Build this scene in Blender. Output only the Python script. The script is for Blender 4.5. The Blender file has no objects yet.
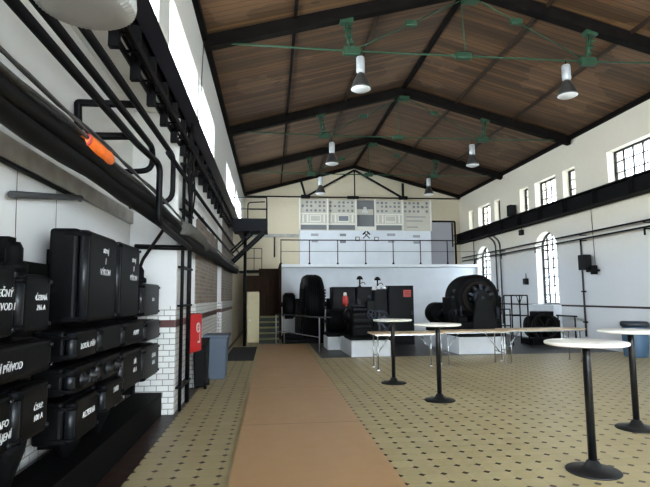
import bpy, math, random
from math import sin, cos, pi, radians, atan2, sqrt
from mathutils import Vector, Matrix
random.seed(7)
SC = bpy.context.scene
COL = SC.collection

# ------------------------------------------------------------------ materials
def nmat(name, col, rough=0.6, metal=0.0, spec=0.5, var=0.0, vscale=6.0, bump=0.0, bscale=40.0, stretch=None):
    m = bpy.data.materials.new(name); m.use_nodes = True
    nt = m.node_tree; b = nt.nodes['Principled BSDF']
    b.inputs['Base Color'].default_value = (*col, 1); b.inputs['Roughness'].default_value = rough
    b.inputs['Metallic'].default_value = metal; b.inputs['Specular IOR Level'].default_value = spec
    tc = nt.nodes.new('ShaderNodeTexCoord'); mp = nt.nodes.new('ShaderNodeMapping')
    nt.links.new(tc.outputs['Object'], mp.inputs['Vector'])
    if stretch: mp.inputs['Scale'].default_value = stretch
    if var > 0:
        n = nt.nodes.new('ShaderNodeTexNoise'); n.inputs['Scale'].default_value = vscale; n.inputs['Detail'].default_value = 5
        nt.links.new(mp.outputs['Vector'], n.inputs['Vector'])
        r = nt.nodes.new('ShaderNodeValToRGB')
        r.color_ramp.elements[0].position = .3; r.color_ramp.elements[1].position = .7
        r.color_ramp.elements[0].color = (*[c*(1-var) for c in col], 1)
        r.color_ramp.elements[1].color = (*[min(1, c*(1+var)) for c in col], 1)
        nt.links.new(n.outputs['Fac'], r.inputs['Fac']); nt.links.new(r.outputs['Color'], b.inputs['Base Color'])
    if bump > 0:
        n2 = nt.nodes.new('ShaderNodeTexNoise'); n2.inputs['Scale'].default_value = bscale
        nt.links.new(mp.outputs['Vector'], n2.inputs['Vector'])
        bp = nt.nodes.new('ShaderNodeBump'); bp.inputs['Strength'].default_value = bump; bp.inputs['Distance'].default_value = .01
        nt.links.new(n2.outputs['Fac'], bp.inputs['Height']); nt.links.new(bp.outputs['Normal'], b.inputs['Normal'])
    return m

class NG:
    """tiny helper for maths node chains"""
    def __init__(s, m): s.nt = m.node_tree; s.b = s.nt.nodes['Principled BSDF']
    def m(s, op, a, b=None, c=None):
        n = s.nt.nodes.new('ShaderNodeMath'); n.operation = op
        for i, v in enumerate((a, b, c)):
            if v is None: continue
            if isinstance(v, (int, float)): n.inputs[i].default_value = v
            else: s.nt.links.new(v, n.inputs[i])
        return n.outputs[0]
    def mix(s, f, a, b):
        n = s.nt.nodes.new('ShaderNodeMix'); n.data_type = 'RGBA'
        for k, v in ((0, f), (6, a), (7, b)):
            if isinstance(v, (int, float)): n.inputs[k].default_value = v
            elif isinstance(v, tuple): n.inputs[k].default_value = (*v, 1)
            else: s.nt.links.new(v, n.inputs[k])
        return n.outputs[2]
    def noise(s, scale, vec, detail=4):
        n = s.nt.nodes.new('ShaderNodeTexNoise'); n.inputs['Scale'].default_value = scale; n.inputs['Detail'].default_value = detail
        s.nt.links.new(vec, n.inputs['Vector']); return n.outputs['Fac']
    def pos(s):
        g = s.nt.nodes.new('ShaderNodeNewGeometry'); x = s.nt.nodes.new('ShaderNodeSeparateXYZ')
        s.nt.links.new(g.outputs['Position'], x.inputs[0]); return g.outputs['Position'], x.outputs[0], x.outputs[1], x.outputs[2]
    def scaled(s, vec, sc):
        n = s.nt.nodes.new('ShaderNodeMapping'); n.inputs['Scale'].default_value = sc; s.nt.links.new(vec, n.inputs['Vector']); return n.outputs[0]
    def comb(s, x, y, z):
        n = s.nt.nodes.new('ShaderNodeCombineXYZ')
        for i, v in enumerate((x, y, z)):
            if isinstance(v, (int, float)): n.inputs[i].default_value = v
            else: s.nt.links.new(v, n.inputs[i])
        return n.outputs[0]
    def brick(s, vec, c1, c2, mo, w, h, ms):
        n = s.nt.nodes.new('ShaderNodeTexBrick'); s.nt.links.new(vec, n.inputs['Vector'])
        n.inputs['Color1'].default_value = (*c1, 1); n.inputs['Color2'].default_value = (*c2, 1); n.inputs['Mortar'].default_value = (*mo, 1)
        n.inputs['Scale'].default_value = 1; n.inputs['Brick Width'].default_value = w; n.inputs['Row Height'].default_value = h
        n.inputs['Mortar Size'].default_value = ms
        return n.outputs['Color']
    def out(s, col, rough=None):
        s.nt.links.new(col, s.b.inputs['Base Color'])
        if rough is not None:
            if isinstance(rough, (int, float)): s.b.inputs['Roughness'].default_value = rough
            else: s.nt.links.new(rough, s.b.inputs['Roughness'])

def wall_mat(name, upper, lower, split, tiles=True, brick_from=None, brick_to=None, stripe=False):
    """painted plaster above a white tiled dado with a dark stripe"""
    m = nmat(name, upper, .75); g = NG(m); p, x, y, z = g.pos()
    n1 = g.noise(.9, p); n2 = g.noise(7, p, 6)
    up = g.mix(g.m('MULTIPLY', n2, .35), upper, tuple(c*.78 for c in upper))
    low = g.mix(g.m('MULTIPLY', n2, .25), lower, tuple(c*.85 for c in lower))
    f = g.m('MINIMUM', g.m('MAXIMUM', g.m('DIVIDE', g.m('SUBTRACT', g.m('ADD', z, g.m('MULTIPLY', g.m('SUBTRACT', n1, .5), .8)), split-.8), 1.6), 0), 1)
    c = g.mix(f, low, up)  # height blend; on the right wall it paints in cool skylight
    if brick_from is not None:
        bv = g.comb(g.m('ADD', x, y), z, 0)
        bc = g.brick(bv, (.085, .05, .033), (.20, .14, .10), (.22, .20, .17), .25, .075, .012)
        bc = g.mix(g.m('MULTIPLY', g.noise(3.5, p, 6), .65), bc, (.34, .30, .26))
        zz = g.m('ADD', z, g.m('MULTIPLY', g.m('SUBTRACT', g.noise(5, p), .5), .12))
        fb = g.m('MULTIPLY', g.m('MULTIPLY', g.m('GREATER_THAN', zz, brick_from), g.m('LESS_THAN', g.m('ADD', zz, g.m('MULTIPLY', g.m('SUBTRACT', n1, .5), 1.2)), brick_to)), g.m('GREATER_THAN', x, -1.32))
        c = g.mix(fb, c, bc)
    if tiles:
        tv = g.comb(g.m('ADD', x, y), z, 0)
        tc = g.brick(tv, (.70, .70, .67), (.62, .62, .60), (.24, .23, .21), .155, .076, .006)
        dado = g.m('LESS_THAN', z, 1.42)
        c = g.mix(dado, c, tc)
        st = g.m('MULTIPLY', g.m('GREATER_THAN', z, 1.14), g.m('LESS_THAN', z, 1.235))
        c = g.mix(st, c, (.075, .022, .018))
        rr = g.m('SUBTRACT', .8, g.m('MULTIPLY', dado, .5))
        g.out(c, rr)
    else:
        if stripe:
            st = g.m('MULTIPLY', g.m('GREATER_THAN', z, 1.16), g.m('LESS_THAN', z, 1.215))
            c = g.mix(st, c, (.03, .022, .02))
        g.out(c)
    return m

def floor_mat():
    m = nmat('octagon_tiles', (.5, .42, .25), .3); g = NG(m); p, x, y, z = g.pos()
    s = .193
    fx = g.m('ABSOLUTE', g.m('SUBTRACT', g.m('FRACT', g.m('DIVIDE', g.m('ADD', x, 20.03), s)), .5))
    fy = g.m('ABSOLUTE', g.m('SUBTRACT', g.m('FRACT', g.m('DIVIDE', g.m('ADD', y, 20.0), s)), .5))
    dia = g.m('LESS_THAN', g.m('ADD', fx, fy), .178)
    gro = g.m('MAXIMUM', g.m('LESS_THAN', fx, .018), g.m('LESS_THAN', fy, .018))
    cell = g.comb(g.m('FLOOR', g.m('ADD', g.m('DIVIDE', g.m('ADD', x, 20.03), s), .5)), g.m('FLOOR', g.m('ADD', g.m('DIVIDE', g.m('ADD', y, 20.0), s), .5)), 0)
    wn = g.nt.nodes.new('ShaderNodeTexWhiteNoise'); g.nt.links.new(cell, wn.inputs['Vector'])
    base = g.mix(wn.outputs['Value'], (.46, .37, .185), (.52, .43, .235))
    base = g.mix(g.m('MULTIPLY', g.noise(1.2, p, 5), .5), base, (.36, .295, .17))
    base = g.mix(g.m('MULTIPLY', gro, .35), base, (.24, .19, .12))
    c = g.mix(dia, base, (.034, .016, .009))
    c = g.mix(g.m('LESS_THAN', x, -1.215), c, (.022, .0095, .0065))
    g.out(c, g.m('ADD', .33, g.m('MULTIPLY', g.noise(9, p), .2)))
    return m

def ceiling_mat():
    m = nmat('roof_boards', (.2, .1, .05), .7); g = NG(m); p, x, y, z = g.pos()
    bw = .16
    yy = g.m('DIVIDE', g.m('ADD', y, 50), bw)
    idx = g.m('FLOOR', yy)
    wn = g.nt.nodes.new('ShaderNodeTexWhiteNoise'); wn.noise_dimensions = '1D'; g.nt.links.new(idx, wn.inputs['W'])
    grain = g.noise(3.0, g.scaled(p, (.6, 9, .6)), 6)
    c = g.mix(wn.outputs['Value'], (.058, .0275, .0085), (.185, .092, .032))
    c = g.mix(g.m('MULTIPLY', g.m('SMOOTHSTEP_' if 0 else 'MULTIPLY', grain, grain), 1.3), c, (.034, .017, .007))
    st = g.noise(1.0, g.scaled(p, (.12, 5.5, .12)), 3)
    c = g.mix(g.m('MULTIPLY', g.m('GREATER_THAN', st, .56), .55), c, (.035, .017, .007))
    seam = g.m('LESS_THAN', g.m('FRACT', yy), .13)
    c = g.mix(g.m('MULTIPLY', seam, .85), c, (.018, .009, .006))
    blot = g.noise(.45, g.scaled(p, (1, 1.2, 1)), 4)
    c = g.mix(g.m('MULTIPLY', g.m('GREATER_THAN', blot, .58), .18), c, (.30, .17, .09))
    g.out(c, .65)
    return m

def runner_mat():
    m = nmat('runner_hardboard', (.33, .16, .07), .32); g = NG(m); p, x, y, z = g.pos()
    n = g.noise(2.2, g.scaled(p, (1, .35, 1)), 6)
    c = g.mix(n, (.47, .27, .13), (.56, .345, .175))
    fr = g.m('FRACT', g.m('DIVIDE', g.m('ADD', y, 20.6), 2.44))
    c = g.mix(g.m('MULTIPLY', g.m('LESS_THAN', fr, .006), .7), c, (.12, .06, .03))
    g.out(c, g.m('ADD', .30, g.m('MULTIPLY', g.noise(5, p), .16)))
    return m

def glass_mat(name='window_glass', tint=.93):
    m = bpy.data.materials.new(name); m.use_nodes = True; nt = m.node_tree; nt.nodes.clear()
    o = nt.nodes.new('ShaderNodeOutputMaterial'); t = nt.nodes.new('ShaderNodeBsdfTransparent'); gl = nt.nodes.new('ShaderNodeBsdfGlossy')
    gl.inputs['Roughness'].default_value = .05
    t.inputs['Color'].default_value = (tint, tint*1.01, tint*1.02, 1)
    mx = nt.nodes.new('ShaderNodeMixShader'); mx.inputs[0].default_value = .06
    nt.links.new(t.outputs[0], mx.inputs[1]); nt.links.new(gl.outputs[0], mx.inputs[2]); nt.links.new(mx.outputs[0], o.inputs['Surface'])
    return m

M = dict(
    wallR=wall_mat('right_wall_skylit_paint', (.77, .70, .56), (.73, .745, .76), 3.0, tiles=False, stripe=True),  # cream paint; bluish lower colour stands in for skylight
    wallL=wall_mat('left_wall_paint', (.66, .645, .60), (.66, .66, .65), 3.0, tiles=True),
    pier=wall_mat('brick_pier', (.66, .645, .60), (.66, .66, .65), 3.0, tiles=True, brick_from=1.42, brick_to=2.85),
    pier2=wall_mat('tall_brick_pier', (.66, .645, .60), (.66, .66, .65), 3.0, tiles=True, brick_from=1.42, brick_to=4.6),
    wallB=wall_mat('back_wall_paint', (.64, .56, .40), (.64, .56, .40), 1.0, tiles=False),
    gal=nmat('gallery_white', (.72, .75, .78), .6, var=.04, vscale=2),
    slab=nmat('gallery_slab', (.80, .82, .83), .6),
    floor=floor_mat(), grey=nmat('grey_screed', (.05, .05, .055), .45, var=.25, vscale=2.0),
    ceil=ceiling_mat(), runner=runner_mat(), glass=glass_mat('dimmed_window_glass', .50), clear=glass_mat('clear_window_glass', .93),  # right-wall panes tinted down to dim the skylight through them
    timber=nmat('dark_timber', (.0060, .0045, .0036), .8,spec=.08, var=.3, vscale=5),
    purlin=nmat('brown_purlin', (.030, .017, .009), .7, spec=.25),
    black=nmat('black_enamel', (.0022, .0023, .0026), .45,spec=.11, var=.25, vscale=14, bump=.15, bscale=60),
    black2=nmat('black_cast_iron', (.0022, .0023, .0026), .6,spec=.09, var=.3, vscale=9, bump=.2, bscale=50),
    hinge=nmat('worn_black_steel', (.009, .0105, .013), .34, metal=.2, spec=.4),
    pipe=nmat('black_pipe', (.0032, .0032, .0036), .5, spec=.14),
    cable=nmat('cable_rubber', (.0050, .0046, .0043), .6,spec=.12, var=.4, vscale=25),
    cable2=nmat('highlit_cable', (.045, .043, .04), .5, var=.5, vscale=30),  # lighter rubber, painting highlights onto the thin cables
    lagging=nmat('grey_lagging', (.085, .08, .07), .7, var=.3, vscale=12),
    girder=nmat('girder_steel', (.0045, .004, .004), .7,spec=.1, var=.3, vscale=4),
    girderL=nmat('girder_blue_black', (.0035, .004, .0075), .5,spec=.15, var=.3, vscale=4),
    green=nmat('green_tie_rod', (.016, .05, .024), .55, spec=.3),
    paint=nmat('white_lettering', (.50, .50, .50), .6),
    white=nmat('white_enamel', (.72, .72, .70), .4),
    porc=nmat('porcelain', (.80, .82, .84), .2),
    galv=nmat('galvanised_sheet', (.38, .39, .39), .38, metal=.2, var=.15, vscale=20),
    bell=nmat('lamp_reflector', (.035, .033, .03), .3),
    lens=nmat('lamp_lens', (.62, .62, .60), .35),
    chrome=nmat('chrome_leg', (.55, .57, .60), .25, metal=.85),
    top=nmat('cream_tabletop', (.80, .75, .68), .35, var=.08, vscale=3),
    topwood=nmat('beech_tabletop', (.50, .36, .23), .45, var=.15, vscale=3, stretch=(1, 8, 1)),
    pole=nmat('table_pole_black', (.005, .005, .006), .35, spec=.4),
    tbase=nmat('table_foot_graphite', (.010, .010, .011), .4, spec=.4),
    red=nmat('signal_red', (.55, .012, .014), .4), darkred=nmat('dark_red', (.06, .005, .005), .5),
    orange=nmat('orange_plastic', (.85, .17, .02), .5, var=.12, vscale=12),
    bin=nmat('blue_grey_plastic', (.070, .095, .130), .5), blk_plastic=nmat('black_plastic', (.0035, .0035, .004), .5, spec=.15),
    barrel=nmat('blue_plastic', (.06, .12, .20), .45), barlid=nmat('dark_lid', (.022, .028, .038), .5),
    plinth=nmat('plinth_white', (.66, .68, .70), .6, var=.05, vscale=3),
    marble=nmat('dark_slate_panel', (.0032, .0035, .0041), .5,spec=.10, var=.2, vscale=8),
    copper=nmat('copper_winding', (.009, .0055, .0038), .6,spec=.12, var=.4, vscale=20),
    brush=nmat('brush_gear_steel', (.030, .035, .048), .45, metal=.4, spec=.3),
    ivory=nmat('switchboard_ivory', (.56, .53, .44), .55, var=.05, vscale=2),
    ivlight=nmat('switchboard_frame', (.80, .77, .68), .5),
    shade=nmat('dark_olive', (.20, .20, .15), .6), dgrey=nmat('slate_grey', (.17, .175, .175), .6),
    meter=nmat('meter_grey', (.20, .21, .23), .4),
    greydoor=nmat('grey_paint', (.36, .36, .385), .6), cream=nmat('cream_door', (.62, .53, .31), .5),
    brown=nmat('brown_boards', (.026, .0135, .0075), .7,spec=.1, var=.3, vscale=3, stretch=(8, 8, .6)),
    yellow=nmat('yellow_nosing', (.17, .15, .03), .6), step=nmat('stair_tread', (.016, .019, .013), .7),
    mat=nmat('dark_doormat', (.011, .010, .011), .9, bump=.4, bscale=150),
    wire=nmat('grey_rail', (.30, .30, .31), .4, metal=.5), tar=nmat('black_trough', (.0022, .0022, .0022), .7, spec=.08),
    trunk=nmat('grey_trunking', (.33, .325, .30), .7, var=.2, vscale=5), gpipe=nmat('grey_pipe', (.035, .035, .036), .5),
    sign=nmat('red_board', (.50, .05, .04), .5), grimy=nmat('machine_green_black', (.0050, .0056, .0046), .55,spec=.12, var=.4, vscale=6),
    frame=nmat('window_frame_dark', (.012, .012, .012), .6, spec=.2), paper=nmat('white_tile_piece', (.6, .6, .58), .5),
)

# ------------------------------------------------------------------ geometry helpers
class G:
    def __init__(s): s.v = []; s.f = []; s.sm = []
    def add(s, vs, fs, smooth=False):
        o = len(s.v); s.v += [Vector(a) for a in vs]
        for q in fs: s.f.append([o+i for i in q]); s.sm.append(smooth)
        return s
    def box(s, x0, x1, y0, y1, z0, z1):
        if x0 > x1: x0, x1 = x1, x0
        if y0 > y1: y0, y1 = y1, y0
        if z0 > z1: z0, z1 = z1, z0
        return s.add([(x0,y0,z0),(x1,y0,z0),(x1,y1,z0),(x0,y1,z0),(x0,y0,z1),(x1,y0,z1),(x1,y1,z1),(x0,y1,z1)],
                     [(0,3,2,1),(4,5,6,7),(0,1,5,4),(1,2,6,5),(2,3,7,6),(3,0,4,7)])
    def bar(s, p, q, w, h):
        """rectangular bar from p to q; w across, h upward"""
        p = Vector(p); q = Vector(q); d = (q-p).normalized()
        up = Vector((0,0,1)) if abs(d.z) < .95 else Vector((0,1,0))
        a = d.cross(up).normalized(); b = a.cross(d).normalized()
        vs = []
        for c in (p, q):
            for i, j in ((-1,-1),(1,-1),(1,1),(-1,1)): vs.append(c + a*(w/2*i) + b*(h/2*j))
        return s.add(vs, [(3,2,1,0),(4,5,6,7),(0,1,5,4),(1,2,6,5),(2,3,7,6),(3,0,4,7)])
    def tube(s, pts, r, n=10, r2=None):
        pts = [Vector(p) for p in pts]; k = len(pts); rings = []
        for i, p in enumerate(pts):
            d0 = (pts[i]-pts[i-1]).normalized() if i else (pts[1]-pts[0]).normalized()
            d1 = (pts[i+1]-pts[i]).normalized() if i < k-1 else d0
            d = (d0+d1).normalized() if (d0+d1).length > 1e-4 else d0
            if i == 0:
                up = Vector((0,0,1)) if abs(d.z) < .9 else Vector((1,0,0))
                a = d.cross(up).normalized()
            else:
                a = (a - d*a.dot(d)).normalized()
            b = d.cross(a)
            sc = 1/max(.5, d.dot(d1))
            rr = r if r2 is None else r + (r2-r)*i/(k-1)
            rings.append([p + a*(cos(2*pi*j/n)*rr*sc) + b*(sin(2*pi*j/n)*rr*sc) for j in range(n)])
        o = len(s.v)
        for R in rings: s.v += R
        for i in range(k-1):
            for j in range(n):
                s.f.append([o+i*n+j, o+i*n+(j+1)%n, o+(i+1)*n+(j+1)%n, o+(i+1)*n+j]); s.sm.append(True)
        s.f.append([o+j for j in reversed(range(n))]); s.sm.append(False)
        s.f.append([o+(k-1)*n+j for j in range(n)]); s.sm.append(False)
        return s
    def lathe(s, prof, c=(0,0,0), axis='z', n=24, smooth=True, closed=False):
        """prof: (radius, height) list"""
        c = Vector(c); o = len(s.v); k = len(prof)
        for r, h in prof:
            for j in range(n):
                a = 2*pi*j/n
                if axis == 'z': s.v.append(c + Vector((r*cos(a), r*sin(a), h)))
                elif axis == 'x': s.v.append(c + Vector((h, r*cos(a), r*sin(a))))
                else: s.v.append(c + Vector((r*sin(a), h, r*cos(a))))
        for i in range(k if closed else k-1):
            i2 = (i+1) % k
            for j in range(n):
                s.f.append([o+i*n+j, o+i*n+(j+1)%n, o+i2*n+(j+1)%n, o+i2*n+j]); s.sm.append(smooth)
        if not closed:
            if prof[0][0] > 1e-5: s.f.append([o+j for j in reversed(range(n))]); s.sm.append(False)
            if prof[-1][0] > 1e-5: s.f.append([o+(k-1)*n+j for j in range(n)]); s.sm.append(False)
        return s
    def prism(s, poly, axis, a, b):
        """poly 2D; axis 'x' -> (y,z), 'y' -> (x,z), 'z' -> (x,y)"""
        n = len(poly)
        def P(u, v, t): return {'x': (t,u,v), 'y': (u,t,v), 'z': (u,v,t)}[axis]
        return s.add([P(u,v,a) for u,v in poly] + [P(u,v,b) for u,v in poly],
                     [list(range(n))[::-1], [n+i for i in range(n)]] + [(i,(i+1)%n,n+(i+1)%n,n+i) for i in range(n)])
    def ball(s, c, rx, ry, rz, n=14, m=9):
        o = len(s.v); c = Vector(c)
        for i in range(m+1):
            t = pi*i/m
            for j in range(n):
                a = 2*pi*j/n; s.v.append(c + Vector((rx*sin(t)*cos(a), ry*sin(t)*sin(a), rz*cos(t))))
        for i in range(m):
            for j in range(n):
                s.f.append([o+i*n+j, o+(i+1)*n+j, o+(i+1)*n+(j+1)%n, o+i*n+(j+1)%n]); s.sm.append(True)
        return s
    def text(s, t, M4, size, ext=.0015, shear=0.0):
        cu = bpy.data.curves.new('t', 'FONT'); cu.body = t; cu.size = size; cu.extrude = ext; cu.align_x = 'CENTER'; cu.align_y = 'CENTER'
        cu.shear = shear; cu.resolution_u = 2
        ob = bpy.data.objects.new('t', cu); COL.objects.link(ob)
        dg = bpy.context.evaluated_depsgraph_get(); me = bpy.data.meshes.new_from_object(ob.evaluated_get(dg))
        s.add([M4 @ v.co for v in me.vertices], [list(p.vertices) for p in me.polygons])
        bpy.data.objects.remove(ob); bpy.data.curves.remove(cu); bpy.data.meshes.remove(me)
        return s
    def build(s, name, mat, parent=None, local=False, bevel=0, origin=None, seg=2):
        import bmesh
        me = bpy.data.meshes.new(name)
        if parent is not None:
            off = Vector((0,0,0)) if local else WORLD(parent)
        else:
            if origin is None:
                lo = Vector([min(v[i] for v in s.v) for i in range(3)]); hi = Vector([max(v[i] for v in s.v) for i in range(3)])
                origin = Vector(((lo.x+hi.x)/2, (lo.y+hi.y)/2, lo.z))
            off = Vector(origin)
        me.from_pydata([v-off for v in s.v], [], s.f)
        for p, q in zip(me.polygons, s.sm): p.use_smooth = q
        bm = bmesh.new(); bm.from_mesh(me); bmesh.ops.recalc_face_normals(bm, faces=bm.faces); bm.to_mesh(me); bm.free()
        me.materials.append(mat)
        ob = bpy.data.objects.new(name, me); COL.objects.link(ob)
        if parent is not None: ob.parent = parent
        else: ob.location = off
        if bevel:
            b = ob.modifiers.new('bevel', 'BEVEL'); b.width = bevel; b.segments = seg; b.limit_method = 'ANGLE'; b.angle_limit = radians(40)
        return ob

def WORLD(o):
    v = Vector((0,0,0))
    while o is not None: v += o.location; o = o.parent
    return v
def thing(name, label, cat, loc=(0,0,0), rz=0, group=None):
    o = bpy.data.objects.new(name, None); COL.objects.link(o); o.location = loc; o.rotation_euler = (0,0,rz)
    o.empty_display_size = .1
    return tag(o, label, cat, group)
def tag(o, label, cat, group=None):
    o['label'] = label; o['category'] = cat
    if group: o['group'] = group
    return o
def struct(o): o['kind'] = 'structure'; return o
def bent(pts, r, n=4):
    """round the corners of a polyline"""
    pts = [Vector(p) for p in pts]; out = [pts[0]]
    for a, b, c in zip(pts, pts[1:], pts[2:]):
        d0 = (a-b).normalized(); d1 = (c-b).normalized(); rr = min(r, (a-b).length*.45, (c-b).length*.45)
        p = b+d0*rr; q = b+d1*rr
        for i in range(n+1):
            t = i/n; out.append(p*(1-t)**2 + b*2*t*(1-t) + q*t*t)
    out.append(pts[-1]); return out

FACE_X = lambda x, y, z: Matrix(((0,0,1,x),(1,0,0,y),(0,1,0,z),(0,0,0,1)))     # text read along +Y, facing +X
FACE_Y = lambda x, y, z: Matrix(((1,0,0,x),(0,0,-1,y),(0,1,0,z),(0,0,0,1)))    # text read along +X, facing -Y

# ------------------------------------------------------------------ room shell
XL, XR, YB, Y0 = -1.3, 9.3, 24.0, -5.0
XN = -1.9                      # back of the left niches
RID, SL, XM = 7.87, .270, 4.0
def roofz(x): return RID - SL*abs(x-XM)

def cut(ob, cutters):
    for i, c in enumerate(cutters):
        md = ob.modifiers.new('b%d' % i, 'BOOLEAN'); md.operation = 'DIFFERENCE'; md.object = c; md.solver = 'EXACT'
    dg = bpy.context.evaluated_depsgraph_get(); dg.update()
    me = bpy.data.meshes.new_from_object(ob.evaluated_get(dg)); old = ob.data; ob.modifiers.clear(); ob.data = me
    bpy.data.meshes.remove(old)
    for c in cutters: bpy.data.objects.remove(c)

# floor
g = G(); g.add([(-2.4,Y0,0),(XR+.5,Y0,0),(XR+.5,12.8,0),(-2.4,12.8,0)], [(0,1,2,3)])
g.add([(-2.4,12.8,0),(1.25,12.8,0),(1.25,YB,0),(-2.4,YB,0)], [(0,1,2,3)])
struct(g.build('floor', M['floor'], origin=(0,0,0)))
g = G().add([(1.25,12.8,0),(XR+.5,12.8,0),(XR+.5,YB,0),(1.25,YB,0)], [(0,1,2,3)])
struct(g.build('floor_machine_hall', M['grey'], origin=(0,0,0)))
# ceiling: two pitched board slabs
g = G()
for sx in (-1, 1):
    xe = XM + sx*5.9
    g.prism([(XM, RID), (xe, roofz(xe)), (xe, roofz(xe)+.12), (XM, RID+.12)], 'y', Y0-.4, YB+.5)
struct(g.build('ceiling', M['ceil'], origin=(0,0,0)))

def arch_poly(a, b, z0, zs, zt, n=10):
    c = (a+b)/2; w = (b-a)/2; h = zt-zs; R = (w*w+h*h)/(2*h); ang = math.asin(w/R)
    pts = [(a,z0),(b,z0)]
    for i in range(n+1):
        t = ang - 2*ang*i/n; pts.append((c+R*sin(t), zt-R+R*cos(t)))
    return pts
def archz(y, a, b, zs, zt):
    c = (a+b)/2; w = (b-a)/2; h = zt-zs; R = (w*w+h*h)/(2*h); return zt-R+sqrt(max(0, R*R-(y-c)**2))

# right wall with its windows
upperR = [(-3.5,-.5),(.5,3.5),(4.6,7.6),(9.6,12.85),(14.36,15.02),(15.44,16.75),(17.22,17.85),(19.5,20.05),(20.46,21.7),(22.3,22.8)]  # unseen openings near and behind the camera added for more daylight
archR = [(15.6,16.9),(20.68,22.0)]
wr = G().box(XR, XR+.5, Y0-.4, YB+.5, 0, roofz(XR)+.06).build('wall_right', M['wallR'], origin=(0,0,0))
cs = []
for a, b in upperR: cs.append(G().box(XR-.2, XR+.8, a, b, 4.25, 5.48).build('c', M['wallR'], origin=(0,0,0)))
for a, b in archR: cs.append(G().prism(arch_poly(a, b, 1.22, 3.30, 3.68), 'x', XR-.2, XR+.8).build('c', M['wallR'], origin=(0,0,0)))
cut(wr, cs); struct(wr)
# left wall: upper wall over recessed niches
upperL = [(-3.6,-.2),(.3,2.8),(3.2,5.7),(6.3,8.75),(8.95,11.4),(14.6,17.9),(18.5,21.9)]  # openings beside and behind the camera are unseen, added for daylight
wl = G().box(XL-.5, XL, Y0-.4, YB+.5, 4.10, roofz(XL)+.06).build('wall_left', M['wallL'], origin=(0,0,0))
cs = [G().box(XL-.8, XL+.2, a, b, 4.25, 5.47).build('c', M['wallL'], origin=(0,0,0)) for a, b in upperL]
cut(wl, cs); struct(wl)
g = G().box(XN-.3, XN, Y0-.4, YB+.5, 0, 4.10).box(XN-.3, XL-.5, Y0-.4, YB+.5, 4.10, 4.2)
struct(g.build('wall_left_niche', M['wallL'], origin=(0,0,0)))
struct(G().box(XN, -1.27, 7.0, 7.95, 0, 4.10).build('trim_1', M['wallL'], bevel=.015))
struct(G().box(XN, XL, 9.0, 12.5, 0, 4.10).build('trim_2', M['pier'], bevel=.015))
struct(G().box(XN, XL, 13.7, 17.4, 0, 4.10).build('trim_3', M['pier2'], bevel=.015))
struct(G().box(XN, XL, 17.4, YB, 0, 4.10).build('trim_4', M['wallB']))
# back wall with gable
xe0, xe1 = XL-.5, XR+.5
struct(G().prism([(-2.3,0),(xe1,0),(xe1,roofz(xe1)+.05),(XM,RID+.05),(-2.3,roofz(-2.3)+.05)], 'y', YB, YB+.4).build('wall_back', M['wallB'], origin=(0,0,0)))
# rear wall behind the camera with unseen tall windows sized to light the hall
rw = G().prism([(-2.3,0),(xe1,0),(xe1,roofz(xe1)+.05),(XM,RID+.05),(-2.3,roofz(-2.3)+.05)], 'y', Y0-.4, Y0).build('wall_rear', M['wallB'], origin=(0,0,0))
rear = [(-.6,1.9,.05,4.2),(2.7,5.3,.8,5.4),(6.1,8.7,.8,5.2)]
cut(rw, [G().box(a,b,Y0-.8,Y0+.4,c,d).build('c', M['wallB'], origin=(0,0,0)) for a,b,c,d in rear]); struct(rw)

wn = [0]
def window_x(xg, a, b, z0, z1, ny, nz, arch=None, mat='glass', fm='frame'):
    wn[0] += 1
    fr = G(); t = .045 if fm == 'frame' else .025; h = .02 if arch else .014
    topz = (lambda y: archz(min(max(y,a),b), a, b, arch, z1)) if arch else (lambda y: z1)
    fr.box(xg-.03, xg+.03, a, a+t, z0, topz(a)); fr.box(xg-.03, xg+.03, b-t, b, z0, topz(b)); fr.box(xg-.03, xg+.03, a, b, z0, z0+t)
    for i in range(1, ny):
        y = a+(b-a)*i/ny; fr.box(xg-.018, xg+.018, y-h, y+h, z0, topz(y))
    for k in range(1, nz):
        z = z0+(z1-z0)*k/nz
        if arch and z > arch: continue
        fr.box(xg-.018, xg+.018, a, b, z-h, z+h)
    N = 10 if arch else 1
    for i in range(N):
        ya, yb = a+(b-a)*i/N, a+(b-a)*(i+1)/N
        fr.bar((xg, ya, topz(ya)-t/2), (xg, yb, topz(yb)-t/2), .06, t)
    w = struct(fr.build('window_%d' % wn[0], M[fm]))
    poly = arch_poly(a, b, z0, arch, z1) if arch else [(a,z0),(b,z0),(b,z1),(a,z1)]
    G().prism(poly, 'x', xg-.003, xg+.003).build('pane', M[mat], w)
def portal(c, sx, sy, rot):
    l = bpy.data.lights.new('daylight_portal', 'AREA'); l.shape = 'RECTANGLE'; l.size = sx; l.size_y = sy
    l.cycles.is_portal = True
    o = bpy.data.objects.new('daylight_portal', l); COL.objects.link(o); o.location = c; o.rotation_euler = rot
for a, b in upperR:
    n = max(2, round((b-a)/.36)); window_x(XR+.24, a, b, 4.25, 5.48, n, 4)
    portal((XR+.45, (a+b)/2, 4.87), 1.23, b-a, (0, pi/2, 0))
for a, b in archR:
    window_x(XR+.26, a, b, 1.22, 3.68, 4, 8, arch=3.30); portal((XR+.45, (a+b)/2, 2.45), 2.46, b-a, (0, pi/2, 0))
for a, b in upperL:
    window_x(XL-.06, a, b, 4.25, 5.47, 2, 1, mat='clear', fm='white'); portal((XL-.45, (a+b)/2, 4.86), 1.22, b-a, (0, -pi/2, 0))  # thin white frames stand in for sun glare swallowing the bars
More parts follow.
